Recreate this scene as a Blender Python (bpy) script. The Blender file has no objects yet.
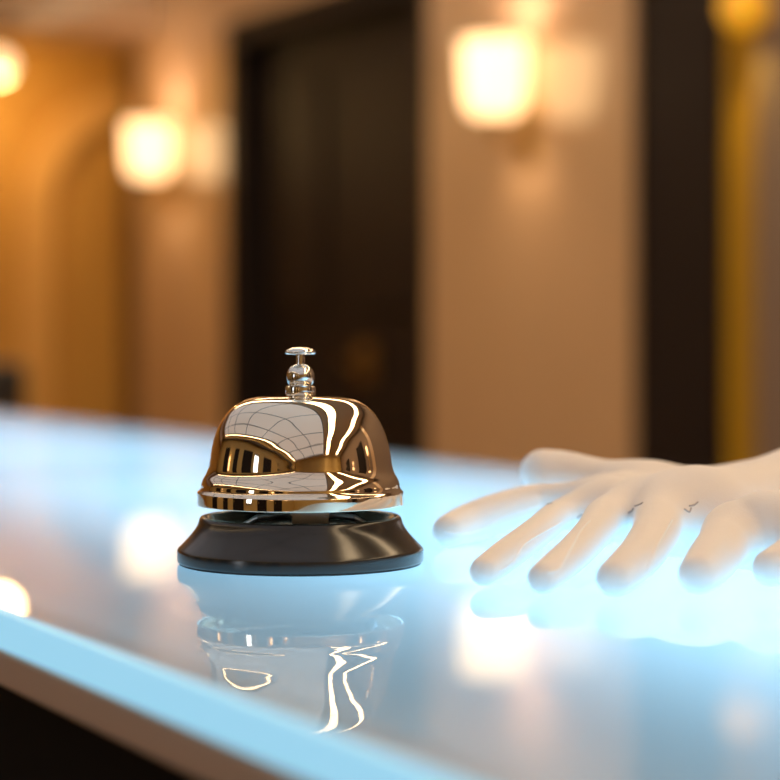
import bpy, bmesh, math, random
import numpy as np
from mathutils import Vector, Matrix
from mathutils.bvhtree import BVHTree
random.seed(4)
SC = bpy.context.scene
COL = SC.collection

# ------------------------------------------------------------------ frame of the place
F = 2131.0                      # focal length in pixels of a 780 px frame
TOP = 1.10                      # height of the counter top
CAMZ = TOP + 0.0808
HOR = 330.0
U = Vector((-0.471, 0.882, 0)).normalized()      # along the counter and the back wall
N = Vector((U.y, -U.x, 0))                       # across the counter, towards the back wall
NW = 3.45                       # back wall plane (distance along N)
NF = 0.189                      # customer edge of the counter
NB = 0.672                      # staff edge of the counter
BELL = Vector(((300.5-390)/F*0.74, 0.74, TOP))

def L(u, n, z):                 # place coordinates -> world
    return Vector((u*U.x+n*N.x, u*U.y+n*N.y, z))
def on_wall(px, n=NW):          # u where the sight line of column px meets the plane n
    t = (px-390)/F
    Y = n/(N.x*t+N.y)
    return U.x*t*Y+U.y*Y, Y
def zat(py, Y):
    return CAMZ-(py-HOR)*Y/F

# ------------------------------------------------------------------ camera
cam = bpy.data.cameras.new('camera'); cam_o = bpy.data.objects.new('camera', cam); COL.objects.link(cam_o)
cam_o.location = (0, 0, CAMZ); cam_o.rotation_euler = (math.pi/2, 0, 0)
cam.sensor_width = 36; cam.lens = F/780*36; cam.shift_y = -(390-HOR)/780
cam.clip_start = 0.02; cam.clip_end = 100
cam.dof.use_dof = True; cam.dof.focus_distance = 0.715; cam.dof.aperture_fstop = 7.2
cam.dof.aperture_blades = 0
SC.camera = cam_o

# ------------------------------------------------------------------ world, exposure, lights of the room
SC.view_settings.view_transform = 'Standard'; SC.view_settings.look = 'None'
SC.view_settings.exposure = 0.0; SC.view_settings.gamma = 1.0; SC.view_settings.use_curve_mapping = False
SC.cycles.use_denoising = True
SC.cycles.max_bounces = 10; SC.cycles.diffuse_bounces = 5; SC.cycles.glossy_bounces = 6
SC.cycles.sample_clamp_indirect = 6.0
w = bpy.data.worlds.new('world'); SC.world = w; w.use_nodes = True
w.node_tree.nodes['Background'].inputs[0].default_value = (0.9, 0.7, 0.5, 1)
w.node_tree.nodes['Background'].inputs[1].default_value = 0.02

def area(name, loc, xdir, zdir, sx, sy, power, color, spread=math.pi):
    l = bpy.data.lights.new(name, 'AREA'); l.shape = 'RECTANGLE'; l.size = sx; l.size_y = sy
    l.energy = power; l.color = color; l.spread = spread
    o = bpy.data.objects.new(name, l); COL.objects.link(o)
    z = Vector(zdir).normalized(); x = Vector(xdir).normalized(); y = z.cross(x)
    m = Matrix((x, y, z)).transposed().to_4x4(); m.translation = loc
    o.matrix_world = m
    return o
# a light shines along its local -Z
LED = (0.34, 0.72, 1.0)
# tubes inside the counter, below the frosted glass
for k in range(6):
    area('counter_backlight', L(-0.35+1.0*k, 0.455, TOP-0.085), U, (0, 0, -1), 0.98, 0.30, 3.9, LED)
area('counter_backlight', L(0.66, 0.42, TOP-0.085), U, (0, 0, -1), 0.24, 0.14, 0.3, (0.62, 0.9, 1.0))  # extra lamp added to brighten the glass under the gloves
def point(name, loc, power, color, r=0.03):
    l = bpy.data.lights.new(name, 'POINT'); l.energy = power; l.color = color; l.shadow_soft_size = r
    o = bpy.data.objects.new(name, l); COL.objects.link(o); o.location = loc; return o
def spot(name, loc, d, power, color, ang, blend=1.0, r=0.03):
    l = bpy.data.lights.new(name, 'SPOT'); l.energy = power; l.color = color; l.shadow_soft_size = r
    l.spot_size = ang; l.spot_blend = blend
    o = bpy.data.objects.new(name, l); COL.objects.link(o); o.location = loc
    o.rotation_euler = Vector(d).to_track_quat('-Z', 'Y').to_euler(); return o

# ------------------------------------------------------------------ materials
def mat(name, base=(.5, .5, .5), rough=.5, metal=0., coat=0., coat_rough=.05, emit=None, es=0., spec=.5, noise=None, bump=None, sheen=0.):
    m = bpy.data.materials.new(name); m.use_nodes = True
    nt = m.node_tree; b = nt.nodes['Principled BSDF']
    b.inputs['Base Color'].default_value = (*base, 1); b.inputs['Roughness'].default_value = rough
    b.inputs['Metallic'].default_value = metal; b.inputs['Coat Weight'].default_value = coat
    b.inputs['Coat Roughness'].default_value = coat_rough; b.inputs['Specular IOR Level'].default_value = spec
    b.inputs['Sheen Weight'].default_value = sheen
    if emit: b.inputs['Emission Color'].default_value = (*emit, 1); b.inputs['Emission Strength'].default_value = es
    tc = nt.nodes.new('ShaderNodeTexCoord')
    if noise:
        scale, col2, stretch = noise
        mp = nt.nodes.new('ShaderNodeMapping'); mp.inputs['Scale'].default_value = stretch
        tx = nt.nodes.new('ShaderNodeTexNoise'); tx.inputs['Scale'].default_value = scale; tx.inputs['Detail'].default_value = 5
        mx = nt.nodes.new('ShaderNodeMix'); mx.data_type = 'RGBA'
        mx.inputs[6].default_value = (*base, 1); mx.inputs[7].default_value = (*col2, 1)
        nt.links.new(tc.outputs['Object'], mp.inputs[0]); nt.links.new(mp.outputs[0], tx.inputs['Vector'])
        nt.links.new(tx.outputs['Fac'], mx.inputs[0]); nt.links.new(mx.outputs[2], b.inputs['Base Color'])
    if bump:
        scale, dist = bump
        tx = nt.nodes.new('ShaderNodeTexNoise'); tx.inputs['Scale'].default_value = scale
        bp = nt.nodes.new('ShaderNodeBump'); bp.inputs['Distance'].default_value = dist; bp.inputs['Strength'].default_value = .6
        nt.links.new(tc.outputs['Object'], tx.inputs['Vector']); nt.links.new(tx.outputs['Fac'], bp.inputs['Height'])
        nt.links.new(bp.outputs[0], b.inputs['Normal'])
    return m
M = {}
M['wall'] = mat('polished tan stone', (.60, .41, .26), .35, coat=1., coat_rough=.05, noise=(3., (.55, .37, .23), (1, 1, .4)))
M['wall'].node_tree.nodes['Principled BSDF'].inputs['Coat IOR'].default_value = 1.9
M['taupe'] = mat('taupe plaster', (.21, .15, .12), .6)
M['gold_wall'] = mat('ochre plaster', (.66, .36, .075), .6, noise=(2., (.60, .31, .055), (1, 1, 1)))
M['front_gold'] = mat('gold panelling', (.66, .47, .17), .5, noise=(2., (.56, .39, .13), (1, 1, 1)))
M['gold_trim'] = mat('light ochre plaster', (.80, .46, .13), .5)
M['shaded_wall'] = mat('shaded brown wall', (.16, .085, .035), .4)
M['dark_wood'] = mat('dark stained wood', (.014, .0105, .011), .55, spec=.12, coat=.0, coat_rough=.2, noise=(6., (.021, .014, .013), (8, 8, .6)))
M['floor'] = mat('brown marble', (.20, .13, .08), .15, noise=(2., (.27, .18, .11), (1, 1, 1)))
M['ceiling'] = mat('cream ceiling plaster', (.62, .50, .36), .7)
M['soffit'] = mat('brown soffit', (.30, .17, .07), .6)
M['cornice'] = mat('dark bronze cornice', (.05, .03, .018), .4)
M['brass'] = mat('polished brass', (.55, .36, .12), .3, metal=1.)
M['gold'] = mat('gold silk', (.55, .33, .006), .5, noise=(5., (.40, .23, .004), (3, 3, .3)))
M['aged_brass'] = mat('aged brass', (.26, .18, .07), .45, metal=1.)
M['shade'] = mat('lit frosted shade', (.9, .8, .6), .4, emit=(1., .63, .30), es=2.7)
M['globe'] = mat('lit opal globe', (.9, .8, .6), .4, emit=(1., .70, .38), es=1.7)
M['amber'] = mat('lit amber globe', (.7, .4, .05), .4, emit=(1., .42, .01), es=.55)
M['strip'] = mat('lit light strip', (.9, .8, .6), .4, emit=(1., .72, .42), es=8.2)
M['laylight'] = mat('lit frosted laylight', (.8, .8, .8), .4, emit=(.95, .92, .97), es=.38)
M['daylight'] = mat('lit window pane', (.8, .8, .8), .4, emit=(.85, .92, 1.), es=4.)
M['mullion'] = mat('dark bronze bars', (.06, .045, .035), .4)
M['leather'] = mat('dark leather', (.012, .010, .012), .45)
M['black'] = mat('black lacquer panel', (.003, .003, .0035), .7, spec=.1)
M['bronze'] = mat('brushed bronze rail', (.55, .42, .33), .45, metal=.3)
M['led'] = mat('lit acrylic edge', (.25, .35, .4), .5, emit=(.25, .56, .75), es=1.05, spec=.1)
M['chrome'] = mat('polished nickel', (.86, .76, .62), .035, metal=1.)
M['chrome_cool'] = mat('polished steel', (.78, .78, .76), .09, metal=1.)
M['enamel'] = mat('black enamel', (.012, .0095, .008), .22, spec=.5, coat=.2, coat_rough=.14)
M['rubber'] = mat('black rubber', (.008, .008, .009), .35)
M['steel'] = mat('zinc plated steel', (.55, .57, .6), .3, metal=1.)
M['cotton'] = mat('white cotton', (.78, .72, .69), .85, sheen=.25, bump=(1500., .0002))
M['thread'] = mat('grey thread', (.42, .37, .35), .8)
M['seam'] = mat('white seam thread', (.84, .84, .85), .8)
def glass_top():
    m = bpy.data.materials.new('frosted backlit glass'); m.use_nodes = True; nt = m.node_tree
    for n in list(nt.nodes): nt.nodes.remove(n)
    o = nt.nodes.new('ShaderNodeOutputMaterial'); mx = nt.nodes.new('ShaderNodeMixShader'); m2 = nt.nodes.new('ShaderNodeMixShader')
    fr = nt.nodes.new('ShaderNodeFresnel'); fr.inputs[0].default_value = 1.6
    df = nt.nodes.new('ShaderNodeBsdfDiffuse'); df.inputs[0].default_value = (.46, .53, .58, 1)
    tr = nt.nodes.new('ShaderNodeBsdfTranslucent'); tr.inputs[0].default_value = (.94, .97, 1, 1)
    gl = nt.nodes.new('ShaderNodeBsdfGlossy'); gl.inputs['Roughness'].default_value = 0.0; gl.inputs[0].default_value = (1, 1, 1, 1)
    m2.inputs[0].default_value = .68
    nt.links.new(df.outputs[0], m2.inputs[1]); nt.links.new(tr.outputs[0], m2.inputs[2])
    mu = nt.nodes.new('ShaderNodeMath'); mu.operation = 'MULTIPLY'; mu.inputs[1].default_value = .78
    nt.links.new(fr.outputs[0], mu.inputs[0]); nt.links.new(mu.outputs[0], mx.inputs[0]); nt.links.new(m2.outputs[0], mx.inputs[1]); nt.links.new(gl.outputs[0], mx.inputs[2])
    nt.links.new(mx.outputs[0], o.inputs[0])
    return m
M['glass'] = glass_top()

# ------------------------------------------------------------------ helpers
def tag(o, label=None, cat=None, group=None, kind=None):
    if label: o['label'] = label
    if cat: o['category'] = cat
    if group: o['group'] = group
    if kind: o['kind'] = kind
    return o
def empty(name, loc, label=None, cat=None, group=None, rz=0.):
    o = bpy.data.objects.new(name, None); COL.objects.link(o); o.location = loc; o.rotation_euler = (0, 0, rz)
    o.empty_display_size = .05
    return tag(o, label, cat, group)
def obj(name, bm, m, parent=None, smooth=False, sharp=40):
    """bm is in world coordinates; a child gets its geometry moved into the parent's frame."""
    bmesh.ops.recalc_face_normals(bm, faces=bm.faces)
    me = bpy.data.meshes.new(name)
    if parent is not None:
        bpy.context.view_layer.update()
        bm.transform(parent.matrix_world.inverted())
    bm.to_mesh(me); bm.free()
    for mm in (m if isinstance(m, list) else [m]): me.materials.append(mm)
    if smooth:
        for p in me.polygons: p.use_smooth = True
        try: me.set_sharp_from_angle(angle=math.radians(sharp))
        except Exception: pass
    o = bpy.data.objects.new(name, me); COL.objects.link(o)
    if parent is not None: o.parent = parent
    return o
def struct(name, bm, m, parent=None, smooth=False):
    o = obj(name, bm, m, parent, smooth)
    if parent is None: o['kind'] = 'structure'
    return o
def lbox(bm, u0, u1, n0, n1, z0, z1, bev=0.):
    c = [L(u, n, z) for u in (u0, u1) for n in (n0, n1) for z in (z0, z1)]
    v = [bm.verts.new(p) for p in c]
    fs = [bm.faces.new([v[i] for i in q]) for q in ((0, 1, 3, 2), (4, 6, 7, 5), (0, 4, 5, 1), (2, 3, 7, 6), (0, 2, 6, 4), (1, 5, 7, 3))]
    if bev:
        es = list({e for f in fs for e in f.edges})
        bmesh.ops.bevel(bm, geom=es, offset=bev, segments=2, profile=.5, affect='EDGES')
    return bm
def LB(*a, **k): return lbox(bmesh.new(), *a, **k)
def catmull(pts, k=8):
    out = []
    n = len(pts)
    for i in range(n-1):
        p0 = pts[max(i-1, 0)]; p1 = pts[i]; p2 = pts[i+1]; p3 = pts[min(i+2, n-1)]
        for j in range(k):
            t = j/k
            out.append(tuple(.5*((2*b)+(-a+c)*t+(2*a-5*b+4*c-d)*t*t+(-a+3*b-3*c+d)*t**3) for a, b, c, d in zip(p0, p1, p2, p3)))
    out.append(tuple(pts[-1]))
    return out
def lathe(bm, prof, at, seg=96, s=1.0):
    at = Vector(at); rings = []
    for r, z in prof:
        if r*s < 1e-6: rings.append([bm.verts.new(at+Vector((0, 0, z*s)))])
        else: rings.append([bm.verts.new(at+Vector((r*s*math.cos(a), r*s*math.sin(a), z*s))) for a in (2*math.pi*i/seg for i in range(seg))])
    for a, b in zip(rings, rings[1:]):
        for i in range(seg):
            j = (i+1) % seg
            if len(a) == 1 and len(b) == 1: continue
            if len(a) == 1: bm.faces.new((a[0], b[j], b[i]))
            elif len(b) == 1: bm.faces.new((a[i], a[j], b[0]))
            else: bm.faces.new((a[i], a[j], b[j], b[i]))
    return bm
def tube(bm, pts, r, seg=10):
    pts = [Vector(p) for p in pts]; rings = []
    rr = r if isinstance(r, (list, tuple)) else [r]*len(pts)
    up = Vector((0, 0, 1))
    for i, p in enumerate(pts):
        d = (pts[min(i+1, len(pts)-1)]-pts[max(i-1, 0)]).normalized()
        a = d.cross(up)
        if a.length < .05: a = d.cross(Vector((1, 0, 0)))
        a.normalize(); b = d.cross(a)
        rings.append([bm.verts.new(p+rr[i]*(a*math.cos(2*math.pi*k/seg)+b*math.sin(2*math.pi*k/seg))) for k in range(seg)])
    for x, y in zip(rings, rings[1:]):
        for k in range(seg):
            bm.faces.new((x[k], x[(k+1) % seg], y[(k+1) % seg], y[k]))
    bm.faces.new(rings[0]); bm.faces.new(rings[-1][::-1])
    return bm

# ------------------------------------------------------------------ the room
CE = 3.15; UA = -5.5; NC = -3.6
uP1, YP1 = on_wall(139); uD, YD = on_wall(224); uP2, YP2 = on_wall(428); uC, YC = on_wall(630); uG, YG = on_wall(714); uT, YT = on_wall(762)
UB, YE = on_wall(113)
def on_end(px, u):
    t = (px-390)/F; Y = u/(U.x*t+U.y)
    return N.x*t*Y+N.y*Y, Y
struct('floor', LB(UA, UB, NC-.3, NW+2.3, -.1, 0), M['floor'])
struct('wall_left', LB(UB, UB+.2, NC-.2, NW+.6, 0, CE), M['gold_wall'])
struct('wall_right', LB(UA-.2, UA, NC-.2, NW+2.2, 0, CE), M['front_gold'])
DT = zat(24, YD)                                  # door head height
US = uP1-.25                                     # front of the soffit across the end of the hall
AT = zat(26, on_end(70, US)[1])
# back wall: two stone piers, lintel over the door, plain wall to the right, beam over the alcove
b = bmesh.new()
lbox(b, uD, uP1, NW, NW+.25, 0, CE)
lbox(b, uC, uP2, NW, NW+.25, 0, CE)
lbox(b, uP2, uD, NW, NW+.25, DT, CE)
lbox(b, uP1, UB+.2, NW+.08, NW+.3, 0, CE)
struct('wall_back', b, M['wall'])
b = bmesh.new()
lbox(b, UA, uT, NW-.02, NW+.25, 0, CE)
lbox(b, uG, uC, NW+.45, NW+.6, 0, CE)
struct('wall_side', b, M['taupe'])
# door
b = bmesh.new()
for u0, u1 in ((uP2, uP2+.09), (uD-.09, uD)): lbox(b, u0, u1, NW+.008, NW+.25, 0, DT)
lbox(b, uP2, uD, NW+.008, NW+.25, DT-.09, DT)
dr = struct('door_1', b, M['dark_wood'])
um = (uP2+uD)/2
for u0, u1 in ((uP2+.092, um-.003), (um+.003, uD-.092)):
    b = LB(u0, u1, NW+.12, NW+.18, .01, DT-.092)
    for z0, z1 in ((.15, .95), (1.25, DT-.25)):
        lbox(b, u0+.16, u1-.16, NW+.10, NW+.13, z0, z1, bev=.012)
    obj('door_panel', b, M['dark_wood'], dr)
uh, Yh = on_wall(362, NW+.1)
b = LB(uh-.07, uh+.07, NW+.107, NW+.12, zat(362, Yh)-.07, zat(362, Yh)+.07, bev=.004)
tube(b, [L(uh-.05, NW+.11, zat(362, Yh)), L(uh-.05, NW+.06, zat(362, Yh)), L(uh+.06, NW+.055, zat(362, Yh))], .011)
obj('door_handle', b, M['aged_brass'], dr)
# dark pier between the tan stone and the gold strip
struct('trim_1', LB(uG, uC, NW+.02, NW+.45, 0, CE), M['dark_wood'])
struct('wall_shade_strip', LB(uP1+.01, UB, NW+.04, NW+.08, 0, AT), M['shaded_wall'])  # dark strip over the back wall past the pier, shade put into its colour
# soffit across the end of the hall
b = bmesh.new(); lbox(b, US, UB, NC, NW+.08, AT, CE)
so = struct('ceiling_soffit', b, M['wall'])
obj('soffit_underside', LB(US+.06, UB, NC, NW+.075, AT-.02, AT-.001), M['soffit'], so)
# rounded arch on the end wall
ua = on_end(20, UB-.05)[0]; ub_, Yb = on_end(54, UB-.05); uc = on_end(122, UB-.05)[0]+.55
zt = zat(88, Yb); wdt = ub_-ua
def arch_pts(off):
    a, r = ua+off, .52-off*.6
    top = zt-off*.8
    p = [(a, 0.)]
    for k in range(13):
        t = math.pi/2*k/12
        p.append((a+r-r*math.cos(t), top-r+r*math.sin(t)))
    c = uc-off
    for k in range(13):
        t = math.pi/2*(12-k)/12
        p.append((c-r+r*math.cos(t), top-r+r*math.sin(t)))
    p.append((c, 0.))
    return p
b = bmesh.new(); po, pi_ = arch_pts(0), arch_pts(wdt*.9)
vo = [[b.verts.new(L(u, n, z)) for n, z in po] for u in (UB-.07, UB-.001)]
vi = [[b.verts.new(L(u, n, z)) for n, z in pi_] for u in (UB-.07, UB-.001)]
for i in range(len(po)-1):
    b.faces.new((vo[0][i], vo[0][i+1], vi[0][i+1], vi[0][i])); b.faces.new((vo[1][i], vo[1][i+1], vi[1][i+1], vi[1][i]))
    b.faces.new((vo[0][i], vo[0][i+1], vo[1][i+1], vo[1][i])); b.faces.new((vi[0][i], vi[0][i+1], vi[1][i+1], vi[1][i]))
for i in (0, len(po)-1): b.faces.new((vo[0][i], vi[0][i], vi[1][i], vo[1][i]))
struct('trim_3', b, M['gold_trim'], smooth=True)
# customer side wall: gold panels between dark openings
b = LB(UA, UB, NC-.2, NC, 0, CE)
struct('wall_front', b, M['front_gold'])
b = bmesh.new(); lbox(b, UA, UB, NC, NC+.22, CE-.42, CE-.30); lbox(b, UA, UB, NC, NC+.05, 0, .18)
struct('trim_4', b, M['cornice'])
k = 1
for uu, wd in ((-2.6, .5), (-.9, .42), (1.2, .5), (2.6, .3), (4.6, .6)):
    k += 1
    d = struct('door_%d' % k, LB(uu-wd, uu+wd, NC+.001, NC+.06, 0, 2.35), M['dark_wood'])
    obj('door_handle', LB(uu+wd-.12, uu+wd-.08, NC+.06, NC+.10, .95, 1.15, bev=.005), M['brass'], d)
w1 = struct('window_1', LB(.0, .5, NC, NC+.05, .9, 2.3), M['mullion'])
obj('window_pane', LB(.05, .24, NC+.05, NC+.055, .95, 2.25), M['daylight'], w1)
obj('window_pane', LB(.26, .45, NC+.05, NC+.055, .95, 2.25), M['daylight'], w1)
for uu, wd in ((-1.2, .45), (-3.6, .45)):
    k += 1
    d = struct('door_%d' % k, LB(uu-wd, uu+wd, NW-.08, NW-.021, 0, 2.35), M['dark_wood'])
    obj('door_handle', LB(uu+wd-.12, uu+wd-.08, NW-.12, NW-.08, .95, 1.15, bev=.005), M['brass'], d)
struct('trim_5', LB(.0, .35, NW-.10, NW-.02, 0, CE), M['wall'])
# ceiling with a frosted laylight
struct('ceiling', LB(UA-.2, UB+.2, NC-.2, NW+2.2, CE, CE+.15), M['ceiling'])
lay = struct('window_2', LB(-4.9, 7.2, -3.0, .75, CE-.05, CE-.001), M['laylight'])
b = bmesh.new()
for i in range(8): lbox(b, -4.9+i*1.7286-.016, -4.9+i*1.7286+.016, -3.0, .75, CE-.08, CE-.05)
for i in range(4): lbox(b, -4.9, 7.2, -3.0+i*1.25-.016, -3.0+i*1.25+.016, CE-.08, CE-.051)
obj('window_bars', b, M['mullion'], lay)

# ------------------------------------------------------------------ ceiling light strips
for nn, hw, lab in ((1.25, .17, 'long warm ceiling light strip above the counter nearer the laylight'), (2.65, .16, 'long warm ceiling light strip nearest the back wall'),
                    (-3.3, .07, 'long warm ceiling light strip along the gold customer side wall')):
    t = empty('ceiling_strip_light', L(1.0, nn, CE), lab, 'light', 'ceiling light strips')
    b = bmesh.new()
    lbox(b, -5.0, 7.2, nn-hw-.03, nn-hw, CE-.06, CE); lbox(b, -5.0, 7.2, nn+hw, nn+hw+.03, CE-.06, CE)
    for i in range(6): lbox(b, -4.0+i*1.9, -3.97+i*1.9, nn-hw, nn+hw, CE-.06, CE-.0495)
    obj('housing', b, M['mullion'], t)
    obj('diffuser', LB(-5.0, 7.2, nn-hw, nn+hw, CE-.05, CE-.002), M['strip'], t)

# ------------------------------------------------------------------ wall lamps
def sconce(u, z, label, n=NW, sgn=-1, light=True, group='wall lamps with glowing shades'):
    """z is the middle of the shade; sgn is the way out from the wall along N"""
    d = .130
    t = empty('wall_lamp', L(u, n, z-.16), label, 'lamp', group)
    c = L(u, n+sgn*d, 0)
    b = bmesh.new()
    lathe(b, [(0, -.120), (.045, -.119), (.070, -.110), (.086, -.090), (.094, -.055), (.098, .0), (.100, .06), (.101, .112), (.097, .112), (.096, .06), (.093, .0), (.088, -.05), (.078, -.085), (.05, -.108), (0, -.110)], (c.x, c.y, z), 40)
    obj('lamp_shade', b, M['shade'], t, True)
    b = LB(u-.045, u+.045, n+sgn*.018, n+sgn*.001, z-.26, z-.06, bev=.005)
    obj('backplate', b, M['brass'], t)
    pts = [L(u, n+sgn*.016, z-.17), L(u, n+sgn*.06, z-.195), L(u, n+sgn*.11, z-.185), L(u, n+sgn*d, z-.15), L(u, n+sgn*d, z-.117)]
    pts = [Vector(p) for p in catmull([tuple(p) for p in pts], 5)]
    obj('arm', tube(bmesh.new(), pts, .010), M['brass'], t, True)
    obj('cup', lathe(bmesh.new(), [(0, -.145), (.018, -.142), (.032, -.132), (.036, -.1205), (0, -.1205)], (c.x, c.y, z), 24), M['brass'], t, True)
    if light:
        spot('wall_lamp_light', (c.x, c.y, z+.122), (-sgn*N.x*.25, -sgn*N.y*.25, 1), 6.0, (1, .76, .60), math.radians(150))
        spot('wall_lamp_light', (c.x, c.y, z-.165), (-sgn*N.x*.6, -sgn*N.y*.6, -1), 4., (1, .68, .38), math.radians(120))
    return t
def lamp_at(px, py, label, n_lamp):
    u, Y = on_wall(px, n_lamp)
    return sconce(u, zat(py, Y), label)
lamp_at(494, 78, 'glowing wall lamp on the tan stone pier right of the dark door', NW-.130)
lamp_at(149, 150, 'glowing wall lamp on the tan stone pier left of the dark door', NW-.130)
for uu, nm in ((-3.7, 'near the right end wall'), (-1.75, 'between the first two dark doors'), (3.6, 'beyond the narrow dark door')):
    sconce(uu, 1.85, 'glowing wall lamp on the gold customer side wall '+nm, NC, 1, False)
for uu, nm in ((-.35, 'between the stone strip and the first dark door'), (-2.4, 'between the two dark doors')):
    sconce(uu, 1.88, 'glowing lamp on the taupe wall '+nm, NW-.02, -1, False)

# opal globe hanging in the alcove
Yg = on_end(-1, UB-.45)[1]
gp = Vector(((-1-390)/F*Yg, Yg, zat(65, Yg)))
t = empty('pendant_lamp', (gp.x, gp.y, AT), 'small round opal globe lamp hanging under the soffit at the end of the hall', 'lamp')
obj('globe', lathe(bmesh.new(), [(.064*math.sin(a), .064*math.cos(a)) for a in (math.pi*i/20 for i in range(21))], gp, 32), M['globe'], t, True)
obj('stem', tube(bmesh.new(), [gp+Vector((0, 0, .063)), Vector((gp.x, gp.y, AT-.02))], .008), M['brass'], t, True)
point('pendant_light', gp+Vector((.0, 0, -.11)), 10, (1, .66, .26), .06)
# gold drape in the recess at the right with an amber lamp
b = bmesh.new()
nn = NW+.035
cols = 60; rows = [(0, z) for z in (.02, CE-.005)]
va, vb = [], []
for i in range(cols+1):
    u = uT+.006+(uG-uT-.012)*i/cols
    o_ = .016*math.sin(i/cols*math.pi*9)
    va.append([b.verts.new(L(u, nn+o_, .02)), b.verts.new(L(u, nn+o_, CE-.003))])
    vb.append([b.verts.new(L(u, nn+o_+.012, .02)), b.verts.new(L(u, nn+o_+.012, CE-.003))])
for i in range(cols):
    b.faces.new((va[i][0], va[i+1][0], va[i+1][1], va[i][1])); b.faces.new((vb[i][0], vb[i+1][0], vb[i+1][1], vb[i][1]))
    b.faces.new((va[i][0], va[i+1][0], vb[i+1][0], vb[i][0])); b.faces.new((va[i][1], va[i+1][1], vb[i+1][1], vb[i][1]))
for i in (0, cols): b.faces.new((va[i][0], va[i][1], vb[i][1], vb[i][0]))
tag(obj('gold_drape', b, M['gold'], None, True), 'tall narrow gold drape beside the dark pier at the right', 'drape')
ug, Yq = on_wall(744, NW-.06)
ap = L(ug, NW-.06, zat(8, Yq))
t = empty('globe_wall_lamp', L(ug, NW-.02, ap.z), 'dim amber globe lamp above the gold drape at the right', 'lamp')
obj('globe', lathe(bmesh.new(), [(.062*math.sin(a), .062*math.cos(a)) for a in (math.pi*i/20 for i in range(21))], ap, 32), M['amber'], t, True)
obj('bracket', tube(bmesh.new(), [ap+N*.055, ap+N*.075], .014), M['brass'], t, True)
spot('globe_wall_light', ap+Vector((0, 0, -.08))-N*.02, (N.x*.35, N.y*.35, -1), 2.4, (1, .66, .10), math.radians(100))

# ------------------------------------------------------------------ desk chair behind the counter
Yk = 6.0
ck = Vector(((-22-390)/F*Yk, Yk, 0)); zb = zat(364, Yk)
t = empty('desk_chair', ck, 'dark leather desk chair behind the counter by the left edge', 'chair')
def rbox(c, sx, sy, sz, bev, ang=.5):
    b = bmesh.new(); bmesh.ops.create_cube(b, size=1.0)
    bmesh.ops.scale(b, vec=(sx, sy, sz), verts=b.verts)
    bmesh.ops.bevel(b, geom=list(b.edges), offset=bev, segments=4, profile=.5, affect='EDGES')
    bmesh.ops.rotate(b, cent=(0, 0, 0), matrix=Matrix.Rotation(ang, 3, 'Z'), verts=b.verts)
    bmesh.ops.translate(b, vec=c, verts=b.verts); return b
obj('seat', rbox(ck+Vector((0, 0, .47)), .46, .46, .09, .04), M['leather'], t, True)
obj('backrest', rbox(ck+Vector((-.10, .19, (zb+.50)/2)), .42, .07, zb-.50, .03), M['leather'], t, True)
obj('gas_column', tube(bmesh.new(), [ck+Vector((0, 0, .10)), ck+Vector((0, 0, .43))], .028), M['steel'], t, True)
for i in range(5):
    a = i*2*math.pi/5
    e = ck+Vector((.28*math.cos(a), .28*math.sin(a), .075))
    lg = obj('leg', tube(bmesh.new(), [ck+Vector((0, 0, .12)), e], [.028, .018]), M['leather'], t, True)
    wb = bmesh.new(); bmesh.ops.create_uvsphere(wb, u_segments=14, v_segments=10, radius=.03)
    bmesh.ops.translate(wb, vec=e+Vector((0, 0, -.045)), verts=wb.verts)
    obj('caster', wb, M['rubber'], lg, True)

# ------------------------------------------------------------------ the counter
C0, C1 = -1.0, 5.2
t = empty('reception_counter', L(.6, (NF+NB)/2, 0), 'long reception counter with a glowing frosted blue glass top', 'counter')
GT = .0105; RT = .0115
b = bmesh.new()
lbox(b, C0, C1, NF+.0035, NB, TOP-GT, TOP)
bot = [f for f in b.faces if f.calc_center_median().z < TOP-GT+1e-4]
bmesh.ops.delete(b, geom=bot, context='FACES')
obj('glass_top', b, M['glass'], t)
obj('edge_light', LB(C0, C1, NF, NF+.0033, TOP-GT, TOP-.0002), M['led'], t)
obj('edge_rail', LB(C0, C1, NF+.001, NF+.03, TOP-GT-RT, TOP-GT-.0006, bev=.0015), M['bronze'], t)
obj('front_panel', LB(C0, C1, NF+.016, NF+.04, .08, TOP-GT-RT-.0005), M['black'], t)
obj('back_panel', LB(C0, C1, NB-.025, NB-.002, .08, TOP-GT-.001), M['black'], t)
obj('bottom_shelf', LB(C0, C1, NF+.04, NB-.025, TOP-.14, TOP-.12), M['black'], t)
obj('side_panel', LB(C0, C0+.02, NF+.041, NB-.026, .08, TOP-GT-.001), M['black'], t)
obj('side_panel', LB(C1-.02, C1, NF+.041, NB-.026, .08, TOP-GT-.001), M['black'], t)
obj('plinth', LB(C0+.02, C1-.02, NF+.07, NB-.05, 0, .08), M['black'], t)

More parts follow.
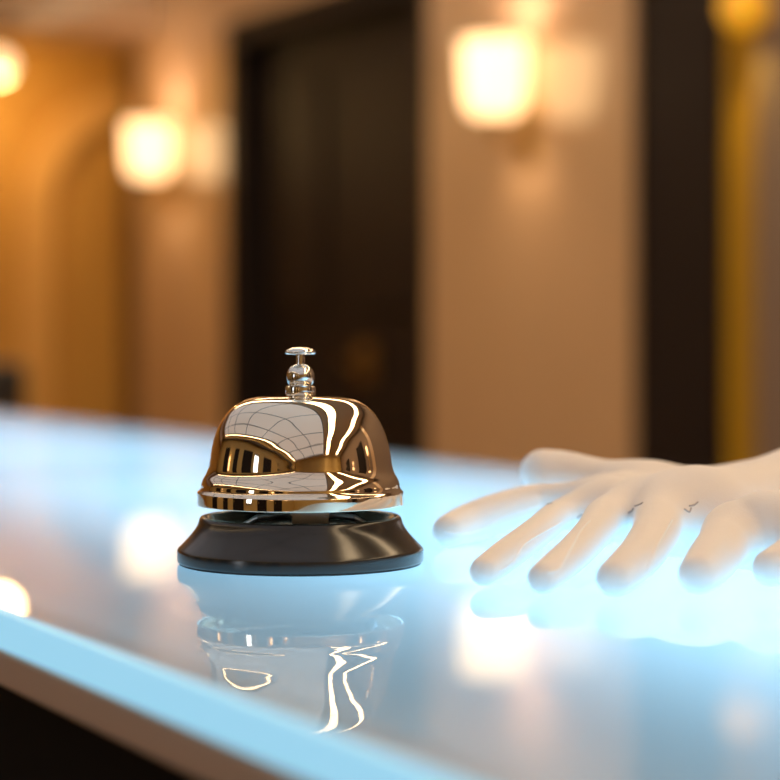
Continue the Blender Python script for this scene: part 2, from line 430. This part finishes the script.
# ------------------------------------------------------------------ the call bell (profiles in millimetres)
mm = .001
bell = empty('call_bell', BELL, 'polished metal call bell with a push button on a black round base', 'bell')
pb = [(0, .6), (38, .6), (41.8, .6), (42.5, .8), (42.7, 1.4), (42.7, 4.5), (42.55, 5.1), (42.1, 5.6), (41.2, 6.4), (39.2, 8.5), (37.5, 10.5), (36.3, 12.2), (35.6, 13.6), (35.2, 14.8), (34.9, 15.7), (34.4, 16.25), (33.5, 16.45), (32.4, 16.2), (31.4, 15.3), (30.2, 13.4), (27.5, 11.6), (24, 10.4), (0, 10.2)]
obj('base', lathe(bmesh.new(), pb, BELL, 128, mm), M['enamel'], bell, True, 60)
obj('foot_ring', lathe(bmesh.new(), [(36, .02), (41.9, .02), (42.0, .3), (41.9, .58), (36, .58), (36, .02)], BELL, 128, mm), M['rubber'], bell, True)
outer = [(35.8, 19.4), (35.85, 20.0), (35.8, 23.2), (35.55, 23.9), (34.9, 24.5), (34.55, 25.4), (34.35, 26.6), (33.7, 28.3), (32.7, 30.0), (32.05, 31.8), (31.65, 34.0), (31.1, 37.2), (30.35, 40.6), (29.2, 44.4), (27.6, 47.8), (25.5, 50.8), (22.7, 53.4), (19.2, 55.3), (15, 56.4), (10.5, 56.9), (5, 57.05), (0, 57.1)]
outer = [(r_, z_+1.0+(.0 if z_ < 50 else .15)) for r_, z_ in outer]
oc = catmull(outer, 6)
inner = [(max(r-1.1, 0), z-(1.1 if z > 45 else (.4 if z > 25 else 0))) for r, z in outer]
inner[0] = (34.9, 20.4)
obj('dome', lathe(bmesh.new(), [tuple(x) for x in oc]+[tuple(x) for x in catmull(inner, 4)][::-1][1:]+[(35.8, 20.4)], BELL, 160, mm), M['chrome'], bell, True, 70)
nut = obj('collar_nut', lathe(bmesh.new(), [(0, 57.0), (4.0, 57.0), (4.9, 57.2), (5.25, 57.8), (5.3, 59.3), (5.15, 60.2), (4.5, 60.5), (3.9, 60.6), (0, 60.6)], BELL+Vector((0, 0, .9*mm)), 64, mm), M['chrome_cool'], bell, True, 50)
pk = [(3.8, 60.5), (4.05, 61.0), (4.5, 61.9), (4.75, 63.1), (4.75, 64.3), (4.4, 65.7), (3.6, 66.9), (2.6, 67.6), (1.7, 67.95)]
obj('knob', lathe(bmesh.new(), [(0, 60.5)]+catmull(pk, 4)+[(0, 67.95)], BELL+Vector((0, 0, .9*mm)), 64, mm), M['chrome_cool'], bell, True, 50)
pl = obj('push_button', lathe(bmesh.new(), [(0, 71.3), (3.6, 71.4), (4.9, 71.5), (5.3, 71.9), (5.25, 72.5), (4.5, 73.2), (3.1, 73.75), (1.5, 74.0), (0, 74.05)], BELL+Vector((0, 0, .9*mm)), 64, mm), M['chrome_cool'], bell, True, 60)
obj('stem', lathe(bmesh.new(), [(0, 67.8), (1.5, 67.8), (1.5, 71.4), (0, 71.4)], BELL+Vector((0, 0, .9*mm)), 32, mm), M['chrome_cool'], bell, True, 50)
obj('post', lathe(bmesh.new(), [(0, 10.2), (6, 10.2), (6, 12), (3, 12.4), (3, 55.2), (0, 55.2)], BELL, 32, mm), M['steel'], bell, True, 50)
b = bmesh.new()
def mbox(b, c, s, rz=0.):
    r = bmesh.ops.create_cube(b, size=1.0); v = r['verts']
    bmesh.ops.scale(b, vec=Vector(s)*mm, verts=v); bmesh.ops.rotate(b, cent=(0, 0, 0), matrix=Matrix.Rotation(rz, 3, 'Z'), verts=v)
    bmesh.ops.translate(b, vec=BELL+Vector(c)*mm, verts=v)
mbox(b, (4, -17, 16.6), (12, 1.2, 3.2)); mbox(b, (9.4, -17, 14), (1.6, 8, 7.4)); mbox(b, (-1, -13, 16.2), (1.6, 9, 4))
mbox(b, (4, -9, 18.5), (13, 18, 1))
obj('striker_bracket', b, M['steel'], bell)
b = bmesh.new(); tube(b, [BELL+Vector(p)*mm for p in ((3, -4, 20), (14, 4, 22), (22, 8, 24))], .0011)
bmesh.ops.create_uvsphere(b, u_segments=16, v_segments=10, radius=.0034, matrix=Matrix.Translation(BELL+Vector((24, 9, 24.5))*mm))
obj('hammer', b, M['steel'], bell, True)
b = bmesh.new(); tube(b, [BELL+Vector(p)*mm for p in ((-22, -14, 12.4), (-14, -17, 17.2), (-6, -12, 17.8), (-3, -4, 17))], .0010)
tube(b, [BELL+Vector(p)*mm for p in ((25, -11, 12.8), (19, -15, 17.0), (9, -10, 17.6), (3, -4, 17))], .0010)
obj('return_spring', b, M['steel'], bell, True)

# ------------------------------------------------------------------ gloves
def P(px, py, z):               # mm above the counter -> mm coordinates (x, y, z)
    Y = (80.8-z)*F/(py-HOR)
    return ((px-390)/F*Y, Y, z)
def seg_field(X, Y, Z, a, b, ra, rb, fl=1.0):
    ax, ay, az = a; bx, by, bz = b
    dx, dy, dz = bx-ax, by-ay, bz-az
    l2 = dx*dx+dy*dy+dz*dz
    tt = np.clip(((X-ax)*dx+(Y-ay)*dy+(Z-az)*dz)/l2, 0, 1)
    r = ra+(rb-ra)*tt
    return np.sqrt((X-ax-tt*dx)**2+(Y-ay-tt*dy)**2+((Z-az-tt*dz)*fl)**2)-r
def smin(a, b, k):
    h = np.maximum(k-np.abs(a-b), 0)/k
    return np.minimum(a, b)-h*h*k*.25
def surface_nets(D, org, st):
    nx, ny, nz = D.shape
    ins = D < 0
    cells = np.zeros((nx-1, ny-1, nz-1, 3)); cnt = np.zeros((nx-1, ny-1, nz-1))
    corner = lambda i, j, k: (slice(i, nx-1+i), slice(j, ny-1+j), slice(k, nz-1+k))
    for ax in range(3):
        for p in range(2):
            for q in range(2):
                c0 = [0, 0, 0]; o2 = [x for x in range(3) if x != ax]; c0[o2[0]] = p; c0[o2[1]] = q
                c1 = list(c0); c1[ax] = 1
                d0 = D[corner(*c0)]; d1 = D[corner(*c1)]
                cr = (d0 < 0) != (d1 < 0)
                tt = np.where(cr, d0/(d0-d1+1e-12), 0)
                for a in range(3): cells[..., a] += np.where(cr, c0[a]+(tt if a == ax else 0), 0)
                cnt += cr
    act = cnt > 0
    idx = -np.ones(act.shape, int); idx[act] = np.arange(act.sum())
    ii = np.argwhere(act)
    vs = (ii+cells[act]/cnt[act][:, None])*st+np.array(org)
    faces = []
    for ax in range(3):
        o = [x for x in range(3) if x != ax]
        sl0 = [slice(1, s-1) for s in D.shape]; sl1 = list(sl0)
        sl0[ax] = slice(0, D.shape[ax]-1); sl1[ax] = slice(1, D.shape[ax])
        cr = ins[tuple(sl0)] != ins[tuple(sl1)]
        e = np.argwhere(cr)
        for a in range(3):
            if a != ax: e[:, a] += 1
        q = []
        for p1, p2 in ((0, 0), (1, 0), (1, 1), (0, 1)):
            c = e.copy(); c[:, o[0]] -= p1; c[:, o[1]] -= p2
            q.append(idx[c[:, 0], c[:, 1], c[:, 2]])
        q = np.stack(q, 1)
        fl = ins[e[:, 0], e[:, 1], e[:, 2]]
        if ax == 1: fl = ~fl
        q[~fl] = q[~fl][:, ::-1]
        faces.append(q)
    return vs, np.concatenate(faces)
def glove_mesh(fingers, palm, lo, hi, st=1.0, kf=3.0, kp=14.0):
    xs = [np.arange(lo[i], hi[i], st) for i in range(3)]
    X, Y, Z = np.meshgrid(*xs, indexing='ij')
    pd = None
    for a, b, ra, rb in palm:
        d = seg_field(X, Y, Z, a, b, ra, rb)
        pd = d if pd is None else smin(pd, d, 20.)
    D = None
    for fg in fingers:
        fd = None
        pts = catmull([tuple(p)+(r,) for p, r in fg], 5)
        for p, q in zip(pts, pts[1:]):
            d = seg_field(X, Y, Z, p[:3], q[:3], p[3], q[3])
            fd = d if fd is None else np.minimum(fd, d)
        D = fd if D is None else smin(D, fd, kf)
    D = smin(D, pd, kp)
    # lies on the counter: flattened underneath
    D = -smin(-D, Z-.4, 1.6) if False else np.maximum(D, .35-Z)
    vs, fs = surface_nets(D, lo, st)
    return vs, fs
def build_glove(name, label, fingers, palm, lo, hi, base, **k):
    vs, fs = glove_mesh(fingers, palm, lo, hi, **k)
    root = empty(name, Vector(base)*mm+Vector((0, 0, TOP)), label, 'glove', 'pair of white gloves')
    bm = bmesh.new()
    vv = [bm.verts.new((x*mm, y*mm, z*mm+TOP)) for x, y, z in vs]
    for f in fs:
        try: bm.faces.new([vv[i] for i in f])
        except ValueError: pass
    for _ in range(4): bmesh.ops.smooth_vert(bm, verts=bm.verts, factor=.5, use_axis_x=True, use_axis_y=True, use_axis_z=True)
    for v in bm.verts:
        if v.co.z < TOP+.0003: v.co.z = TOP+.0003
    bm.normal_update()
    bvh = BVHTree.FromBMesh(bm)
    o = obj('glove_body', bm, M['cotton'], root, True, 180)
    return root, bvh
def on_glove(bvh, px, py):
    d = Vector(((px-390)/F, 1, -(py-HOR)/F)).normalized()
    h = bvh.ray_cast(Vector((0, 0, CAMZ)), d)
    return (h[0], h[1]) if h[0] else (None, None)
def seams(root, bvh, lines, name, m, r, lift):
    for ln in lines:
        pts = []
        for px, py in catmull(ln, 6):
            p, nrm = on_glove(bvh, px, py)
            if p is not None:
                if nrm.dot(p-Vector((0, 0, CAMZ))) > 0: nrm = -nrm
                q = p+nrm*lift
                if not pts or ((q-pts[-1]).length < .02 and (q-pts[-1]).length > 1e-4): pts.append(q)
        if len(pts) > 2: obj(name, tube(bmesh.new(), pts, r, 6), m, root, True)

f1 = [(P(449, 531, 6.6), 6.2), (P(466, 524, 7.8), 7.2), (P(490, 516, 10), 7.8), (P(520, 506, 13), 7.4), (P(545, 500, 15), 6.6), ((84, 815, 15), 7)]
f2 = [(P(484, 571, 5.2), 4.7), (P(498, 561, 6.6), 5.2), (P(516, 548, 8.6), 5.4), (P(540, 530, 11), 5.5), (P(562, 514, 13.5), 5.8), ((80, 792, 15), 7)]
f3 = [(P(543, 578, 5.4), 4.9), (P(556, 568, 6.8), 5.4), (P(574, 553, 9), 5.8), (P(594, 532, 12), 6.4), (P(608, 516, 15), 7.4), ((90, 770, 16), 8)]
f4 = [(P(614, 578, 6.2), 5.6), (P(627, 568, 7.6), 6.5), (P(643, 552, 10), 7.2), (P(656, 532, 13), 8.0), (P(662, 513, 16), 9.0), ((106, 765, 17), 9)]
th = [((61, 846, 24.2), 9.4), ((70, 846, 23.5), 9.2), ((84, 843, 21), 8.6), ((100, 832, 17), 10)]
palm = [((82, 812, 13), (150, 836, 8), 8.5, 11.5), ((82, 790, 13.5), (150, 830, 8), 9, 11.5), ((93, 772, 14), (150, 825, 8), 10, 11.5), ((110, 764, 14.5), (150, 820, 8), 11, 11.5),
        ((110, 756, 13.5), (150, 805, 10), 9.5, 12), ((119, 760, 12.5), (160, 806, 11), 10, 13), ((96, 832, 15), (150, 836, 8), 9.5, 11.5), ((150, 830, 9), (172, 838, 17), 11.5, 16), ((172, 838, 17), (215, 850, 25), 16, 22)]
g1, bv1 = build_glove('cotton_glove', 'white cotton glove lying palm down with spread fingers, the rear one of the pair', [f1, f2, f3, f4, th], palm, (8, 615, -2), (245, 905, 58), (120, 800, 0))
d5 = [(P(698, 574, 6.6), 6.2), (P(709, 563, 8.2), 7.6), (P(722, 547, 10.5), 8.4), (P(734, 528, 13), 9.2), ((126, 712, 13), 10)]
d6 = [((118.5, 664, 6.6), 5.8), ((126, 676, 8), 6.6), ((136, 692, 11), 7.5), ((148, 706, 13), 9)]
d7 = [((150, 640, 6.4), 5.8), ((152, 660, 8), 7), ((156, 682, 12), 8.2), ((160, 702, 16), 12)]
d8 = [((176, 640, 6.4), 5.8), ((174, 660, 8), 7), ((172, 682, 12), 8.2), ((172, 704, 16), 12)]
d9 = [((198, 654, 6.2), 5.4), ((194, 670, 8), 6.4), ((188, 690, 12), 7.8), ((184, 708, 16), 11)]
palm2 = [((126, 712, 13), (175, 726, 13), 11, 12), ((150, 708, 13), (180, 730, 13), 11, 12), ((172, 706, 13), (185, 735, 13), 11, 12), ((178, 728, 13), (225, 752, 18), 12, 17)]
g2, bv2 = build_glove('cotton_glove', 'white cotton glove lying in front of its pair, cut by the right edge', [d5, d6, d7, d8, d9], palm2, (78, 610, -2), (255, 790, 50), (160, 710, 0))
seams(g1, bv1, [[(444, 532), (458, 534), (472, 533), (487, 527), (508, 515), (540, 506)], [(499, 571), (512, 563), (521, 549), (530, 540), (562, 522)],
                [(547, 573), (558, 570), (567, 556), (580, 532), (590, 521)], [(645, 573), (653, 556), (662, 538), (672, 520)]], 'seam', M['seam'], .0004, -.0001)
seams(g1, bv1, [[(547, 505), (549, 504), (552, 503)], [(577, 518), (581, 515), (584, 516)], [(583, 512), (587, 511), (592, 511)], [(628, 513), (632, 511), (634, 508)], [(635, 506), (639, 505), (643, 503)],
                [(684, 509), (689, 512), (691, 508)], [(689, 506), (694, 505), (698, 502)]], 'stitching', M['thread'], .00032, .0001)
